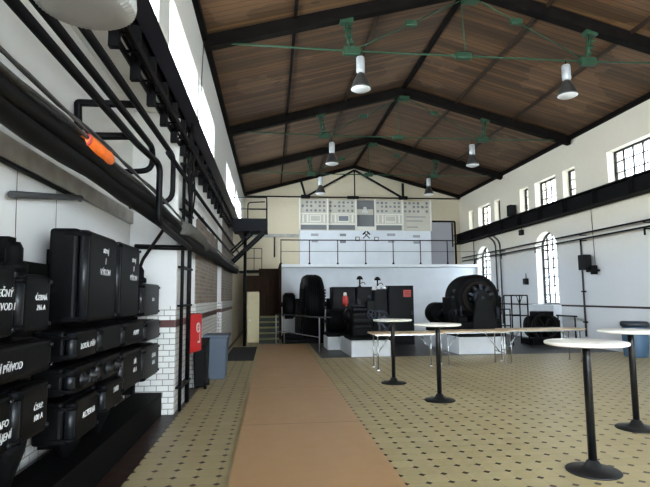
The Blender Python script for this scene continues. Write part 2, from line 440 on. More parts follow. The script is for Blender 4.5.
for a, b, c, d in rear:
    fr = G(); t = .06; wn[0] += 1; y = Y0-.2
    for i in range(6):
        x = a+(b-a)*i/5; fr.box(x-.02 if 0 < i < 5 else (a if i == 0 else b-t), x+.02 if 0 < i < 5 else (a+t if i == 0 else b), y-.03, y+.03, c, d)
    for k in range(7):
        z = c+(d-c)*k/6; fr.box(a, b, y-.025, y+.025, max(c, z-.02), min(d, z+.02))
    w = struct(fr.build('window_%d' % wn[0], M['frame'])); G().box(a, b, y-.003, y+.003, c, d).build('pane', M['clear'], w)
    portal(((a+b)/2, Y0-.38, (c+d)/2), b-a, d-c, (-pi/2, 0, 0))

# purlins
for i, px in enumerate((.45, 2.2, XM, 5.6, 7.4)):
    w = .11 if px == XM else .06; zt = roofz(px)
    struct(G().box(px-w/2, px+w/2, Y0, YB, zt-.07, zt+.005).build('trim_%d' % (5+i), M['timber'] if px in (.45, XM) else M['purlin']))
for i, (xa, xb) in enumerate(((XL, XL+.1), (XR-.1, XR))):
    xm = (xa+xb)/2; struct(G().box(xa, xb, Y0, YB, roofz(xm)-.12, roofz(xm)).build('trim_%d' % (10+i), M['timber']))

# ------------------------------------------------------------------ roof trusses
def truss(y, label, black=False, tz=6.29):
    t = thing('roof_truss', label, 'roof truss', (XM, y, tz), group='roof trusses')
    rod = M['pipe'] if black else M['green']; w, d = (.12, .14) if black else (.18, .24)
    for s in (-1, 1):
        xe = XM + s*5.28; za = roofz(xe)-.02-d/2; zb = RID-.02-d/2
        G().bar((xe, y, za), (XM, y, zb), w, d).build('rafter', M['timber'], t)
    jx = ((1.55, 6.45) if not black else (1.62, 6.38))
    r = .020 if not black else .032
    zw = roofz(XL+.1)-.12
    G().tube([(XL+.05, y, zw if not black else tz), (jx[0], y, tz), (jx[1], y, tz), (XR-.05, y, zw if not black else tz)], r, 8).build('tie_rod', rod, t)
    for s, x in zip((-1, 1), jx):
        xt = x + s*.10; zt = roofz(xt)-.34
        if not black:
            st = G(); st.tube([(x-.04, y-.05, tz), (xt-.06, y-.05, zt+.05)], .022, 8); st.tube([(x+.04, y+.05, tz), (xt+.06, y+.05, zt+.05)], .022, 8)
            for k in (.3, .55, .8): st.box(x+(xt-x)*k-.07, x+(xt-x)*k+.07, y-.05, y+.05, tz+(zt-tz)*k-.02, tz+(zt-tz)*k+.02)
            st.build('strut', rod, t)
            G().box(xt-.13, xt+.13, y-.08, y+.08, zt, zt+.13).build('strut_shoe', rod, t, bevel=.01)
            G().box(x-.17, x+.17, y-.06, y+.06, tz-.09, tz+.08).build('joint_plate', rod, t, bevel=.02)
            G().tube([(x, y, tz), (XM+s*.12, y, RID-.36)], .014, 8).build('upper_rod', rod, t)
            mx = 3.85-1.1 if s < 0 else 3.85+1.1; mz = tz + (RID-.36-tz)*abs(mx-x)/abs(XM+s*.12-x)
            G().box(mx-.12, mx+.12, y-.05, y+.05, mz-.06, mz+.06).build('turnbuckle', rod, t, bevel=.02)
        else:
            G().bar((x, y, tz), (xt-.1, y, roofz(xt)-.2), .1, .1).build('strut', rod, t)
            G().bar((x, y, tz), (XM, y, RID-.25), .07, .09).build('upper_rod', rod, t)
            G().box(x-.22, x+.22, y-.06, y+.06, tz-.07, tz+.1).build('joint_plate', rod, t, bevel=.02)
    G().tube([(3.85 if not black else XM, y, tz), (3.8 if not black else XM, y, RID-.3)], .012 if not black else .03, 8).build('hanger', rod, t)
    G().box(3.63, 3.97 if not black else 4.2, y-.06, y+.06, tz-.07, tz+.07).build('joint_plate', rod, t, bevel=.03)
    if not black: G().box(XM-.16, XM+.16, y-.1, y+.1, RID-.44, RID-.30).build('ridge_plate', rod, t, bevel=.02)
truss(9.3, 'nearest roof truss, dark timber rafters with green tie rods and struts')
truss(14.5, 'second roof truss back from the camera, green tie rods under dark rafters')
truss(19.2, 'third roof truss back, dim green tie rods near the far gable')
truss(23.7, 'black truss against the far gable with straight bottom chord above the ivory switchboard', True, 6.27)

# ------------------------------------------------------------------ pendant lamps
def lamp(x, y, zt, label, k=1.0):
    t = thing('pendant_lamp', label, 'lamp', (x, y, zt-.66*k), group='pendant high bay lamps')
    h = G().lathe([(.0,0),(.075,0),(.085,-.02),(.085,-.30),(.06,-.33),(.0,-.33)][::-1], (x,y,zt), n=20)
    h.build('ballast_housing', M['galv'], t)
    G().lathe([(.065,-.33),(.09,-.38),(.135,-.47),(.185,-.60),(.200,-.64),(.190,-.645),(.175,-.60),(.125,-.47),(.08,-.38),(.055,-.335)], (x,y,zt), n=28, closed=True).build('reflector', M['bell'], t)
    G().lathe([(0,-.70),(.08,-.695),(.15,-.67),(.192,-.645),(.186,-.63),(0,-.63)], (x,y,zt), n=28).build('lens', M['lens'], t)
    G().tube([(x, y, zt-.01), (x, y, zt+.13)], .018, 8).build('hook', M['pipe'], t)
for x, y, zt, l in ((1.72, 9.3, 6.17, 'pendant lamp hanging left under the nearest truss'), (5.97, 9.3, 6.19, 'pendant lamp hanging right under the nearest truss'),
                    (1.78, 14.5, 6.08, 'pendant lamp hanging left under the second truss'), (6.1, 14.5, 6.12, 'pendant lamp hanging right under the second truss'),
                    (1.9, 19.2, 6.16, 'small distant pendant lamp hanging left under the third truss'), (6.22, 19.2, 6.18, 'small distant pendant lamp hanging right under the third truss')):
    lamp(x, y, zt, l)
# big ribbed lamp close to the camera
bx, by, bz = -.765, 2.06, 2.70
t = thing('ribbed_lamp', 'large ribbed grey lamp bowl cut off at the top left, close to the camera', 'lamp', (bx, by, bz))
n = 110; prof = [(.0,.0),(.06,.001),(.11,.004),(.16,.012),(.188,.028),(.194,.05),(.190,.10),(.19,.17),(.16,.28),(.11,.37),(.085,.40)]
g = G(); o = 0
for i, (r, h) in enumerate(prof):
    for j in range(n):
        a = 2*pi*j/n; rr = r*(1 + (.03 if j % 2 else -.0)); g.v.append(Vector((bx+rr*cos(a), by+rr*sin(a), bz+h)))
for i in range(len(prof)-1):
    for j in range(n): g.f.append([i*n+j, i*n+(j+1)%n, (i+1)*n+(j+1)%n, (i+1)*n+j]); g.sm.append(False)
g.build('ribbed_bowl', nmat('ribbed_glass', (.27,.27,.26), .35, spec=.5), t)
G().lathe([(.0,.40),(.10,.40),(.10,.70),(.07,.74),(0,.74)], (bx,by,bz), n=20).build('ballast_housing', M['galv'], t)
G().tube([(bx,by,bz+.73),(bx,by,roofz(bx)+.01)], .016, 8).build('hanging_rod', M['pipe'], t)

# ------------------------------------------------------------------ crane girders
def girder(x0, x1, label, mat, top=4.48, bot=4.02):
    xm = (x0+x1)/2
    t = thing('crane_girder', label, 'girder', (xm, 9, bot))
    G().box(x0, x1, Y0, 23.9, bot, bot+.03).box(xm-.03 if x0 > 0 else x1-.03, xm+.03 if x0 > 0 else x1, Y0, 23.9, bot, top).box(x0, x1, Y0, 23.9, top-.03, top).build('beam', mat, t)
    G().box(xm-.035, xm+.035, Y0, 23.9, top, top+.03).build('crane_rail', M['girder'], t)
    y = 1.5
    while y < 23.8: G().box(x0+.01, x1-.01, y-.008, y+.008, bot+.03, top-.03).build('stiffener', mat, t); y += 1.45
girder(8.93, 9.30, 'dark steel crane girder running under the upper windows of the right wall', M['girder'])
girder(XL-.12, -1.215, 'blue black crane girder along the left wall above the cables', M['girderL'])
tag(G().box(9.0, 9.25, 18.05, 18.35, 4.53, 4.95).build('buffer_block', M['pipe'], bevel=.02), 'small black end stop sitting on the right crane girder between windows', 'buffer')
# corbel lamp / boxes on the right wall
def wallbox(y, z, s, label):
    t = thing('junction_box', label, 'box', (XR-.06, y, z-s))
    G().box(XR-.12, XR+.004, y-s, y+s, z-s, z+s).build('housing', M['blk_plastic'], t, bevel=.01)
    G().tube([(XR-.04, y, z+s), (XR-.04, y, z+s+.18)], .012, 8).build('conduit', M['pipe'], t)
wallbox(17.6, 2.02, .11, 'small black box on the right wall left of the taller arched window'); wallbox(17.75, 3.84, .10, 'small black lamp box on the right wall just under the girder')

# pipes on the right wall
for z, l in ((3.33, 'upper of two black pipes running along the right wall'), (3.17, 'lower of two black pipes running along the right wall')):
    t = thing('wall_pipe', l, 'pipe', (XR-.15, 14, z), group='black pipes along the right wall')
    G().tube([(XR-.16, 5, z), (XR-.16, 23.4, z)], .026, 10).build('tube', M['pipe'], t)
    b = 6.2
    while b < 23:
        G().box(XR-.19, XR, b-.02, b+.02, z-.055, z-.03).box(XR-.20, XR-.17, b-.02, b+.02, z-.20 if z < 3.2 else z-.05, z-.03).build('bracket', M['pipe'], t); b += 2.6
t = thing('wall_conduit', 'dark vertical conduit on the right wall below the black speaker', 'conduit', (XR-.05, 14.2, .3))
G().tube([(XR-.05, 14.2, .3), (XR-.05, 14.2, 3.16)], .028, 10).build('tube', M['gpipe'], t)
for z in (.7, 1.6, 2.5): G().box(XR-.09, XR, 14.14, 14.26, z, z+.04).build('clip', M['pipe'], t)
t = thing('wall_speaker', 'black speaker box on a bracket on the right wall', 'speaker', (XR-.3, 13.95, 2.1))
G().box(XR-.36, XR-.12, 13.62, 13.92, 2.24, 2.68).build('cabinet', M['blk_plastic'], t, bevel=.02)
G().box(XR-.14, XR, 13.45, 13.9, 2.18, 2.24).box(XR-.2, XR-.08, 13.44, 13.60, 2.10, 2.36).build('bracket', M['pipe'], t, bevel=.01)
G().tube([(XR-.02, 13.62, 2.3), (XR-.02, 13.66, 4.0)], .008, 6).build('cord', M['pipe'], t)
for y, l in ((19.55, 'left of a pair of dark pipes down the right wall near the gallery'), (19.95, 'right of a pair of dark pipes down the right wall near the gallery')):
    tag(G().tube(bent([(XR-.06, y, .4), (XR-.06, y, 3.7), (XR-.06, y+.6, 4.0)], .3), .03, 8).build('down_pipe', M['gpipe']), l, 'pipe')
t = thing('hand_rail', 'low dark rail on the right wall left of the vertical conduit', 'rail', (XR-.1, 15, .0))
G().tube([(XR-.25, 14.3, .88), (XR-.25, 15.38, .88)], .025, 8).build('bar', M['pipe'], t)
for y in (14.4, 15.3): G().tube([(XR-.25, y, 0), (XR-.25, y, .88)], .02, 8).build('post', M['pipe'], t)

# ------------------------------------------------------------------ gallery
GY = 22.2
struct(G().box(.38, XR, GY, GY+.15, 0, 2.80).build('wall_gallery', M['gal']))
struct(G().box(.33, XR, GY-.32, YB, 2.81, 2.93).build('floor_gallery', M['slab'], bevel=.01))
t = thing('gallery_railing', 'thin black railing along the edge of the white gallery', 'railing', (4.8, GY, 2.93))
for z, r in ((4.0, .022), (3.5, .010)): G().tube([(.40, GY-.25, z), (XR-.05, GY-.25, z)], r, 8).build('rail', M['pipe'], t)
for i in range(8):
    x = .42 + i*1.245; G().tube([(x, GY-.25, 2.93), (x, GY-.25, 4.0)], .020, 8).lathe([(.05,0),(.05,.04),(.02,.1)], (x, GY-.25, 2.93), n=10).build('post', M['pipe'], t)
# ivory switchboard on the back wall
t = thing('ivory_switchboard', 'ivory wall of meter panels along the back wall above the gallery', 'switchboard', (4.5, 23.8, 2.93))
yb = 23.72
G().box(1.34, 7.72, yb, YB-.02, 2.93, 4.66).build('lower_panel', M['gal'], t)
XS = [1.34, 2.67, 4.04, 4.97, 6.33, 7.72]
for i in range(5):
    a, b = XS[i], XS[i+1]; top = 6.16 if i < 4 else 6.10
    if i == 2:
        nb = G().box(a, b, yb+.12, YB-.02, 4.66, top); nb.build('niche_back', M['dgrey'], t)
        G().box(a+.06, b-.06, yb+.07, yb+.12, 5.45, 5.72).build('pale_band', M['ivory'], t)
        G().lathe([(0,.12),(.07,.10),(.09,.02),(.05,-.02),(.14,-.10),(.16,-.2),(0,-.2)][::-1], ((a+b)/2, yb+.06, 5.72), n=14).build('bust', M['white'], t)
        G().box(a, b, yb-.05, yb+.1, 4.66, 4.86).build('shelf', M['ivlight'], t)
        continue
    G().box(a, b, yb, YB-.02, 4.66, top).build('meter_panel', M['ivory'], t)
    if i < 4:
        G().box(a+.05, b-.05, yb-.004, yb+.01, 4.70, 4.93).build('dark_recess', M['dgrey'], t)
        G().box(a, b, yb-.10, yb, 4.93, 5.00).build('shelf', M['ivlight'], t)
        G().box(a, b, yb-.03, yb, 5.44, 5.49).build('shelf', M['ivlight'], t)
        w = b-a
        c0 = a+w*.36; G().box(c0, c0+w*.40, yb-.035, yb, 5.06, 5.40).build('instrument_window', M['ivlight'], t)
        G().box(c0+.04, c0+w*.40-.04, yb-.042, yb-.03, 5.12, 5.36).build('instrument_face', M['meter'] if i in (1,) else M['ivory'], t)
        for k, xx in enumerate((a+w*.12, a+w*.28, a+w*.88)):
            G().box(xx-.04, xx+.04, yb-.02, yb, 5.05, 5.42).build('vertical_strip', M['ivlight'], t)
    for r_, z in enumerate((5.62, 5.84, 6.02)):
        for c in range(6):
            if (i*7+r_*3+c*5) % 6 == 0: continue
            x = a + (b-a)*(c+.7)/6.5
            if i < 4 or z > 5.5:
                hh = .055 if (c+r_) % 2 else .04
                G().box(x-.05, x+.05, yb-.035, yb, z-hh, z+hh).build('meter', M['meter'] if (c+i+r_) % 3 else M['shade'], t)
    if i == 4:
        for z, w0 in ((5.35, .95), (5.15, .8), (4.85, .55)): G().box(a+.2, a+.2+w0, yb-.02, yb, z-.02, z+.02).build('name_strip', M['meter'], t)
for x in XS: G().box(x-.035, x+.035, yb-.12, yb, 4.66, 6.18).build('pilaster_strip', M['ivlight'], t)
for x, z, w in ((2.05,4.45,.35),(2.05,4.15,.30),(3.4,4.45,.30),(3.4,4.12,.28),(5.75,4.47,.40),(5.75,4.15,.30),(7.0,4.4,.34),(7.0,4.1,.3)):
    G().box(x-w/2, x+w/2, yb-.03, yb, z-.06, z+.06).build('name_plate', M['meter'] if x in (3.4,) else M['greydoor'], t)
for x in (4.10, 5.02):
    f = G(); f.box(x-.10, x+.10, yb-.06, yb, 4.16, 4.36).build('gauge', M['pipe'], t); G().box(x-.07, x+.07, yb-.065, yb-.05, 4.20, 4.33).build('gauge_face', M['white'], t)
# crossed hammers emblem
hm = G(); hx, hz = 4.54, 4.44
for s in (-1, 1):
    hm.bar((hx-s*.16, yb-.012-.004*s, hz-.15), (hx+s*.12, yb-.012-.004*s, hz+.13), .02, .045)
    d = Vector((s*.28, 0, .28)).normalized(); pr = Vector((-d.z, 0, d.x)) if s > 0 else Vector((d.z, 0, -d.x))
    c = Vector((hx+s*.10, yb-.012-.004*s, hz+.11)); hm.bar(c-pr*.11, c+pr*.11, .02, .07)
hm.build('crossed_hammers_emblem', M['pipe'], t)
# grey panel with black pipe frame right of the switchboard
t = thing('grey_gallery_door', 'plain grey door right of the ivory switchboard on the gallery', 'door', (8.65, 23.9, 2.93))
G().box(7.78, 8.92, 23.9, YB, 2.93, 5.12).build('leaf', M['greydoor'], t)
G().tube(bent([(7.86, 23.85, 5.16), (9.0, 23.85, 5.16), (9.0, 23.85, 4.55), (9.0, 23.85, 2.93)], .06), .045, 8).build('pipe_frame', M['pipe'], t)
G().tube([(8.86, 23.86, 5.1), (8.86, 23.86, 3.9)], .03, 8).build('inner_pipe', M['pipe'], t)

# ------------------------------------------------------------------ left far corner: stairs, door, platform
t = thing('staircase', 'dark stairs with yellow step edges at the far end left', 'stairs', (-.1, 17, 0))
for k in range(1, 6):
    y = 17.0+.28*(k-1)
    G().box(-.39, .27, y, 18.7, .17*(k-1), .17*k).build('tread', M['step'], t)
    G().box(-.39, .27, y-.012, y+.03, .17*k-.045, .17*k+.004).build('nosing', M['yellow'], t)
struct(G().box(-.47, .38, 19.6, 19.75, 0, 2.62).build('wall_stair', M['brown']))
struct(G().box(.30, .38, 18.7, 22.2, 0, 2.75).build('wall_stair_side', M['brown']))
t = thing('cream_door', 'narrow cream door leaf standing open at the far end left', 'door', (-.6, 17.4, 0))
G().box(-.80, -.40, 17.42, 17.47, 0.01, 1.70).build('leaf', M['cream'], t, bevel=.006)
G().box(-.74, -.68, 17.36, 17.42, .72, .78).build('handle', M['white'], t, bevel=.01)
tag(G().tube([(-.83, 16.3, 0), (-.83, 16.3, 3.625)], .05, 12).build('steel_post', M['pipe']), 'slim black steel post before the cream door at the far left', 'post')
tag(G().box(-.95, -.15, 19.52, 19.602, 1.75, 2.35).build('dark_board', M['brown'], bevel=.01), 'dark brown board above the cream door', 'board')
t = thing('crane_platform', 'black steel platform with railing under the crane girder at far left', 'platform', (-.7, 16.5, 3.62))
G().box(-1.21, -.12, 16.1, 17.0, 3.62, 4.03).build('deck_box', M['girderL'], t)
rl = G(); zt = 4.72
for x in (-.15,):
    for y in (16.15, 16.95): rl.tube([(x, y, 4.03), (x, y, zt)], .02, 8)
rl.tube([(-1.25, 16.15, zt), (-.15, 16.15, zt)], .02, 8).tube([(-1.0, 16.15, 4.34), (-.15, 16.15, 4.34)], .02, 8); rl.tube([(-.15, 16.15, zt), (-.15, 16.95, zt)], .02, 8)
rl.tube(bent([(-.75, 16.15, 4.03), (-.75, 16.15, 4.55), (-.2, 16.15, 4.58)], .1), .02, 8)
rl.build('railing', M['pipe'], t)
for y in (16.2, 16.9):
    G().bar((-.25, y, 3.62), (-1.29, y, 2.62), .07, .09).build('brace', M['pipe'], t); G().bar((-.62, y, 3.62), (-1.29, y, 2.98), .05, .06).build('brace', M['pipe'], t)
t = thing('stair_railing', 'small thin black railing cage below the far platform', 'railing', (-.6, 20.8, 2.6))
G().box(-1.0, -.38, 20.6, 21.4, 2.52, 2.62).build('landing', M['pipe'], t)
for x in (-1.0, -.69, -.38): G().tube([(x, 20.62, 2.6), (x, 20.62, 3.5)], .015, 6).build('post', M['pipe'], t)
for z in (3.1, 3.5): G().tube([(-1.0, 20.62, z), (-.38, 20.62, z)], .015, 6).build('rail', M['pipe'], t)
G().bar((-1.28, 20.9, 2.55), (-.38, 20.9, 2.55), .8, .06).build('support', M['pipe'], t)
tag(G().tube(bent([(.15, 23.9, 4.45), (.15, 23.9, 3.4)], .1), .03, 8).build('wall_stay', M['pipe']), 'thin dark vertical pipe on the back wall left of the switchboard', 'pipe')
tag(G().box(-1.25, 1.3, 23.86, YB, 4.36, 4.50).build('wall_ledge', M['trunk']), 'grimy grey ledge on the back wall left of the switchboard', 'ledge')
# thin railing at the runner's end
t = thing('barrier_railing', 'thin grey barrier railing across the end of the brown runner', 'railing', (.9, 15.5, 0))
pts = [(.16, 16.55), (.42, 16.5), (1.32, 13.95), (1.66, 13.95)]
for z, r in ((.96, .018), (.42, .012)): G().tube([(x, y, z) for x, y in (pts if z > .5 else pts[:3])], r, 8).build('rail', M['wire'] if z < .5 else M['gpipe'], t)
for x, y in pts[:3]: G().tube([(x, y, 0), (x, y, .96)], .018, 8).build('post', M['wire'], t)

# ------------------------------------------------------------------ runner, mat
tag(G().box(-.345, 1.08, -4.5, 16.45, .0, .022).build('floor_runner', M['runner']), 'long flat brown runner of boards down the tiled floor', 'runner')
tag(G().box(-1.15, -.42, 12.6, 15.9, 0, .012).build('doormat', M['mat']), 'dark grey mat on the tiles left of the far runner end', 'mat')

# ------------------------------------------------------------------ tall round tables
def tall_table(bx_, by_, label, tilt=(0,0)):
    t = thing('bar_table', label, 'table', (bx_, by_, 0), group='tall round bar tables')
    G().lathe([(0,1.085),(.33,1.085),(.342,1.09),(.345,1.10),(.345,1.11),(.34,1.115),(0,1.115)], (0,0,0), n=48).build('tabletop', M['top'], t, local=True)
    G().lathe([(.035,.03),(.035,.95),(.033,1.085)], (0,0,0), n=20).build('pole', M['pole'], t, local=True)
    G().lathe([(.0,0),(.222,0),(.226,.008),(.218,.016),(.12,.028),(.075,.045),(.05,.09),(.036,.10)], (0,0,0), n=40).build('foot', M['tbase'], t, local=True)
    G().lathe([(.12,1.07),(.12,1.085),(.03,1.085),(.034,1.03)], (0,0,0), n=20).build('top_flange', M['pole'], t, local=True)
tall_table(2.16, 8.95, 'tall round table farthest left, in front of the machine hall')
tall_table(2.47, 7.40, 'tall round table second from left, in front of the benches')
tall_table(2.79, 4.30, 'nearest tall round table, cream top and black pole at lower right')
tall_table(4.17, 5.56, 'tall round table behind the nearest one, cut by the right picture edge')

# ------------------------------------------------------------------ folding trestle tables
def folding_table(x0, x1, yc, label, rz=0, w=.60, h=.76):
    xm = (x0+x1)/2; L = (x1-x0)/2
    t = thing('folding_table', label, 'table', (xm, yc, 0), rz, 'long folding tables')
    G().box(-L, L, -w/2, w/2, h-.03, h).build('tabletop', M['topwood'], t, local=True, bevel=.006)
    G().box(-L+.06, L-.06, -w/2+.04, -w/2+.07, h-.055, h-.03).box(-L+.06, L-.06, w/2-.07, w/2-.04, h-.055, h-.03).build('rail', M['chrome'], t, local=True)
    for s in (-1, 1):
        x = s*(L-.12)
        for sy in (-1, 1):
            G().tube([(x, sy*.22, h-.04), (x, sy*.24, .012)], .014, 8).box(x-.03, x+.03, sy*.24-.012, sy*.24+.012, 0, .02).build('leg', M['chrome'], t, local=True)
        G().tube([(x, -.23, .28), (x, .23, .28)], .010, 8).build('crossbar', M['chrome'], t, local=True)
        G().tube([(x, 0, .28), (x-s*.34, 0, h-.045)], .010, 8).build('brace', M['chrome'], t, local=True)
folding_table(2.10, 3.62, 10.75, 'leftmost long folding table behind the two left bar tables')
folding_table(3.70, 5.20, 11.0, 'middle long folding table in front of the big generator')
folding_table(5.24, 7.15, 11.25, 'right long folding table before the steel frame rack')

# ------------------------------------------------------------------ plinths and machines
def plinth(poly, h, label):
    return tag(G().prism(poly, 'z', 0, h).build('machine_plinth', M['plinth'], bevel=.01), label, 'plinth')
plinth([(2.03,12.85),(3.04,12.85),(3.04,14.6),(1.98,14.6)], .40, 'white plinth block under the middle motor set')
plinth([(1.62,14.7),(2.3,14.7),(2.3,15.75),(1.62,15.75)], .36, 'white plinth farther back left of the motor set')
plinth([(4.88,12.95),(6.16,12.95),(6.16,16.0),(4.88,16.0)], .44, 'white plinth under the big generator')

def ring_machine(cx, cy, cz, R, T, label, exR=.34, exL=.55, flip=-1, z0=.4):
    t = thing('generator', label, 'generator', (cx, cy, z0))
    # stator: thick ring, axis X, with radial cooling bands
    prof = [(R*.66,-T/2),(R*.82,-T/2),(R*.90,-T/2+.03),(R*.955,-T/2+.10),(R*.985,-T/2+.18)]
    nb = 5
    for i in range(nb):
        a = -T/2+.19+(T-.38)*i/nb; b = -T/2+.19+(T-.38)*(i+.6)/nb
        prof += [(R,a),(R,b),(R*.975,b+.004),(R*.975,-T/2+.19+(T-.38)*(i+1)/nb-.004)]
    prof += [(R*.985,T/2-.18),(R*.955,T/2-.10),(R*.90,T/2-.03),(R*.82,T/2),(R*.66,T/2)]
    G().lathe(prof, (cx,cy,cz), 'x', 48, smooth=False, closed=True).build('stator_ring', M['black2'], t)
    for s in (-1, 1): G().lathe([(R*.56, s*T*.5-.03),(R*.72, s*T*.5-.03),(R*.74, s*T*.5+.03),(R*.56, s*T*.5+.03)], (cx,cy,cz), 'x', 40, smooth=False, closed=True).build('winding_head', M['copper'], t)
    for s in (-1, 1):
        for k in range(7): G().box(cx+s*T/2, cx+s*(T/2+.055), cy-R*.80, cy-R*.60, cz-.15+k*.10, cz-.10+k*.10).build('clamping_lug', M['black2'], t)
    sp = G()
    for s in (-1, 1):
        for k in range(6):
            a = 2*pi*k/6+.3; sp.bar((cx+s*T*.42, cy, cz), (cx+s*T*.42, cy+R*.62*cos(a), cz+R*.62*sin(a)), .08, .12)
    sp.lathe([(R*.50,-T*.40),(R*.62,-T*.40),(R*.62,T*.40),(R*.50,T*.40)], (cx,cy,cz), 'x', 36, closed=True)
    sp.build('rotor', M['grimy'], t)
    G().tube([(cx+flip*(T/2+exL+.28), cy, cz), (cx-flip*(T/2+.45), cy, cz)], .09, 14).build('shaft', M['brush'], t)
    ex = cx+flip*(T/2+.22+exL/2)
    G().lathe([(.10,-exL/2),(exR*.8,-exL/2),(exR,-exL/2+.08),(exR,exL/2-.08),(exR*.85,exL/2),(.1,exL/2)], (ex,cy,cz-.05), 'x', 28).build('exciter_drum', M['black2'], t)
    for s, xx in ((1, cx+flip*(T/2+.12)), (1, cx-flip*(T/2+.25))):
        G().prism([(cy-.35,z0),(cy+.35,z0),(cy+.16,cz+.05),(cy+.08,cz+.2),(cy-.08,cz+.2),(cy-.16,cz+.05)], 'x', xx-.09, xx+.09).build('bearing_pedestal', M['grimy'], t, bevel=.02)
    xa, xb = sorted((cx+flip*(T/2+.25+exL), cx-flip*(T/2+.42)))
    G().box(xa, xb, cy-.75, cy+.75, z0, z0+.16).box(xa, xb, cy-.66, cy-.56, z0+.16, z0+.34).build('bed_plate', M['black2'], t, bevel=.02)
    for s in (-1, 1): G().prism([(cy+s*R*.75,z0+.16),(cy+s*R*.55,z0+.16),(cy+s*R*.72,cz-.1),(cy+s*R*.95,cz-.1)], 'x', cx-T/2, cx+T/2).build('stator_foot', M['black2'], t, bevel=.02)
    return t
ring_machine(1.40, 17.6, 1.27, 1.03, .72, 'black ring generator at left, beyond the end of the runner', exR=.45, exL=.42, z0=.0)
# the big generator: ring faces the hall, axis along the hall
def big_generator():
    cx, cz, R, ya, yb_ = 5.64, 1.47, .64, 13.42, 14.35
    t = thing('generator', 'big black generator with a tall ring on the right white plinth', 'generator', (cx, 13.9, .44))
    prof = [(R*.70, ya),(R*.86, ya),(R*.97, ya+.06)]
    for i in range(6):
        a = ya+.10+.70*i/6; prof += [(R, a), (R, a+.08), (R*.97, a+.085), (R*.97, a+.115)]
    prof += [(R*.97, yb_-.06),(R*.86, yb_),(R*.70, yb_)]
    G().lathe(prof, (cx, 0, cz), 'y', 56, smooth=False, closed=True).build('stator_ring', M['black2'], t)
    for sx in (-1, 1):
        for k in range(3):
            z = cz-.15+k*.17; xx = cx+sx*sqrt(R*R-(z-cz)**2)
            G().box(xx-.05, xx+.05, ya+.08, ya+.18, z-.035, z+.035).build('ring_lug', M['hinge'], t, bevel=.01)
    wd = G().lathe([(R*.56, ya-.05),(R*.70, ya-.05),(R*.74, ya+.04),(R*.56, ya+.04)], (cx, 0, cz), 'y', 40, smooth=False, closed=True); wd.build('winding_head', M['copper'], t)
    sp = G().lathe([(R*.40, ya+.02),(R*.56, ya+.02),(R*.56, yb_-.05),(R*.40, yb_-.05)], (cx, 0, cz), 'y', 40, closed=True)
    for k in range(6):
        a = 2*pi*k/6+.26; sp.bar((cx, ya+.1, cz), (cx+R*.48*cos(a), ya+.1, cz+R*.48*sin(a)), .09, .09)
    sp.lathe([(0, ya-.02),(.17, ya-.02),(.17, yb_-.05),(0, yb_-.05)], (cx, 0, cz), 'y', 24)
    sp.build('rotor', M['grimy'], t)
    G().lathe([(0, 12.98),(.07, 12.98),(.07, 15.8),(0, 15.8)], (cx, 0, cz), 'y', 16).build('shaft', M['brush'], t)
    G().lathe([(.10, 13.12),(.20, 13.12),(.20, 13.30),(.10, 13.30)], (cx, 0, cz), 'y', 28, closed=True).build('slip_ring', M['brush'], t)
    for k in range(5):
        a = pi*.1+k*pi*.8/4; G().bar((cx+.22*cos(a), 13.2, cz+.22*sin(a)), (cx+.36*cos(a), 13.2, cz+.36*sin(a)), .07, .06).build('brush_holder', M['brush'], t)
    G().prism([(cx-.40,.44),(cx+.40,.44),(cx+.20,cz-.05),(cx+.11,cz+.14),(cx-.11,cz+.14),(cx-.20,cz-.05)], 'y', 12.99, 13.10).build('bearing_pedestal', M['grimy'], t, bevel=.02)
    G().prism([(cx-.40,.44),(cx+.40,.44),(cx+.20,cz-.05),(cx+.11,cz+.14),(cx-.11,cz+.14),(cx-.20,cz-.05)], 'y', 14.6, 14.75).build('bearing_pedestal', M['grimy'], t, bevel=.02)
    for sx in (-1, 1):
        G().prism([(cx+sx*.30,.44),(cx+sx*.52,.44),(cx+sx*.72,cz-.45),(cx+sx*.72,cz+.02),(cx+sx*.58,cz+.02),(cx+sx*.45,cz-.45),(cx+sx*.2,cz-.6)], 'y', 13.5, 14.25).build('stator_foot', M['black2'], t, bevel=.02)
    G().box(4.92, 6.14, 13.0, 15.9, .44, .60).build('bed_plate', M['black2'], t, bevel=.02)
    for xa, xb in ((4.90, 5.34), (5.90, 6.18)): G().lathe([(.06, xa),(.19, xa),(.22, xa+.04),(.22, xb-.04),(.19, xb),(.06, xb)], (0, 13.55, .95), 'x', 22).build('end_housing', M['black2'], t)
    G().box(5.1, 6.1, 13.02, 13.2, .60, .84).build('front_housing', M['black2'], t, bevel=.03)
    G().box(4.94, 5.2, 13.05, 13.45, .60, .98).build('terminal_box', M['black2'], t, bevel=.03)
    G().box(5.82, 6.12, 13.04, 13.40, .60, .90).build('terminal_box', M['grimy'], t, bevel=.03)
    G().lathe([(.08, 14.85),(.26, 14.85),(.33, 14.95),(.33, 15.55),(.27, 15.68),(.08, 15.68)], (cx-.52, 0, 1.0), 'y', 30).build('exciter_drum', M['black2'], t)
    G().box(4.95, 5.4, 14.95, 15.6, .60, .80).build('exciter_foot', M['black2'], t, bevel=.02)
    G().tube(bent([(4.98, 13.3, .98), (4.98, 13.3, 1.12), (4.98, 14.4, 1.12), (4.98, 14.8, .95)], .1), .035, 8).build('oil_pipe', M['brush'], t)
    G().tube([(5.0, 13.03, 1.0), (5.0, 13.03, 1.25)], .025, 8).build('valve_stem', M['brush'], t)
    G().tube([(6.03, 13.05, .9), (6.03, 13.05, 1.2)], .04, 8).build('valve_stem', M['brush'], t)
big_generator()

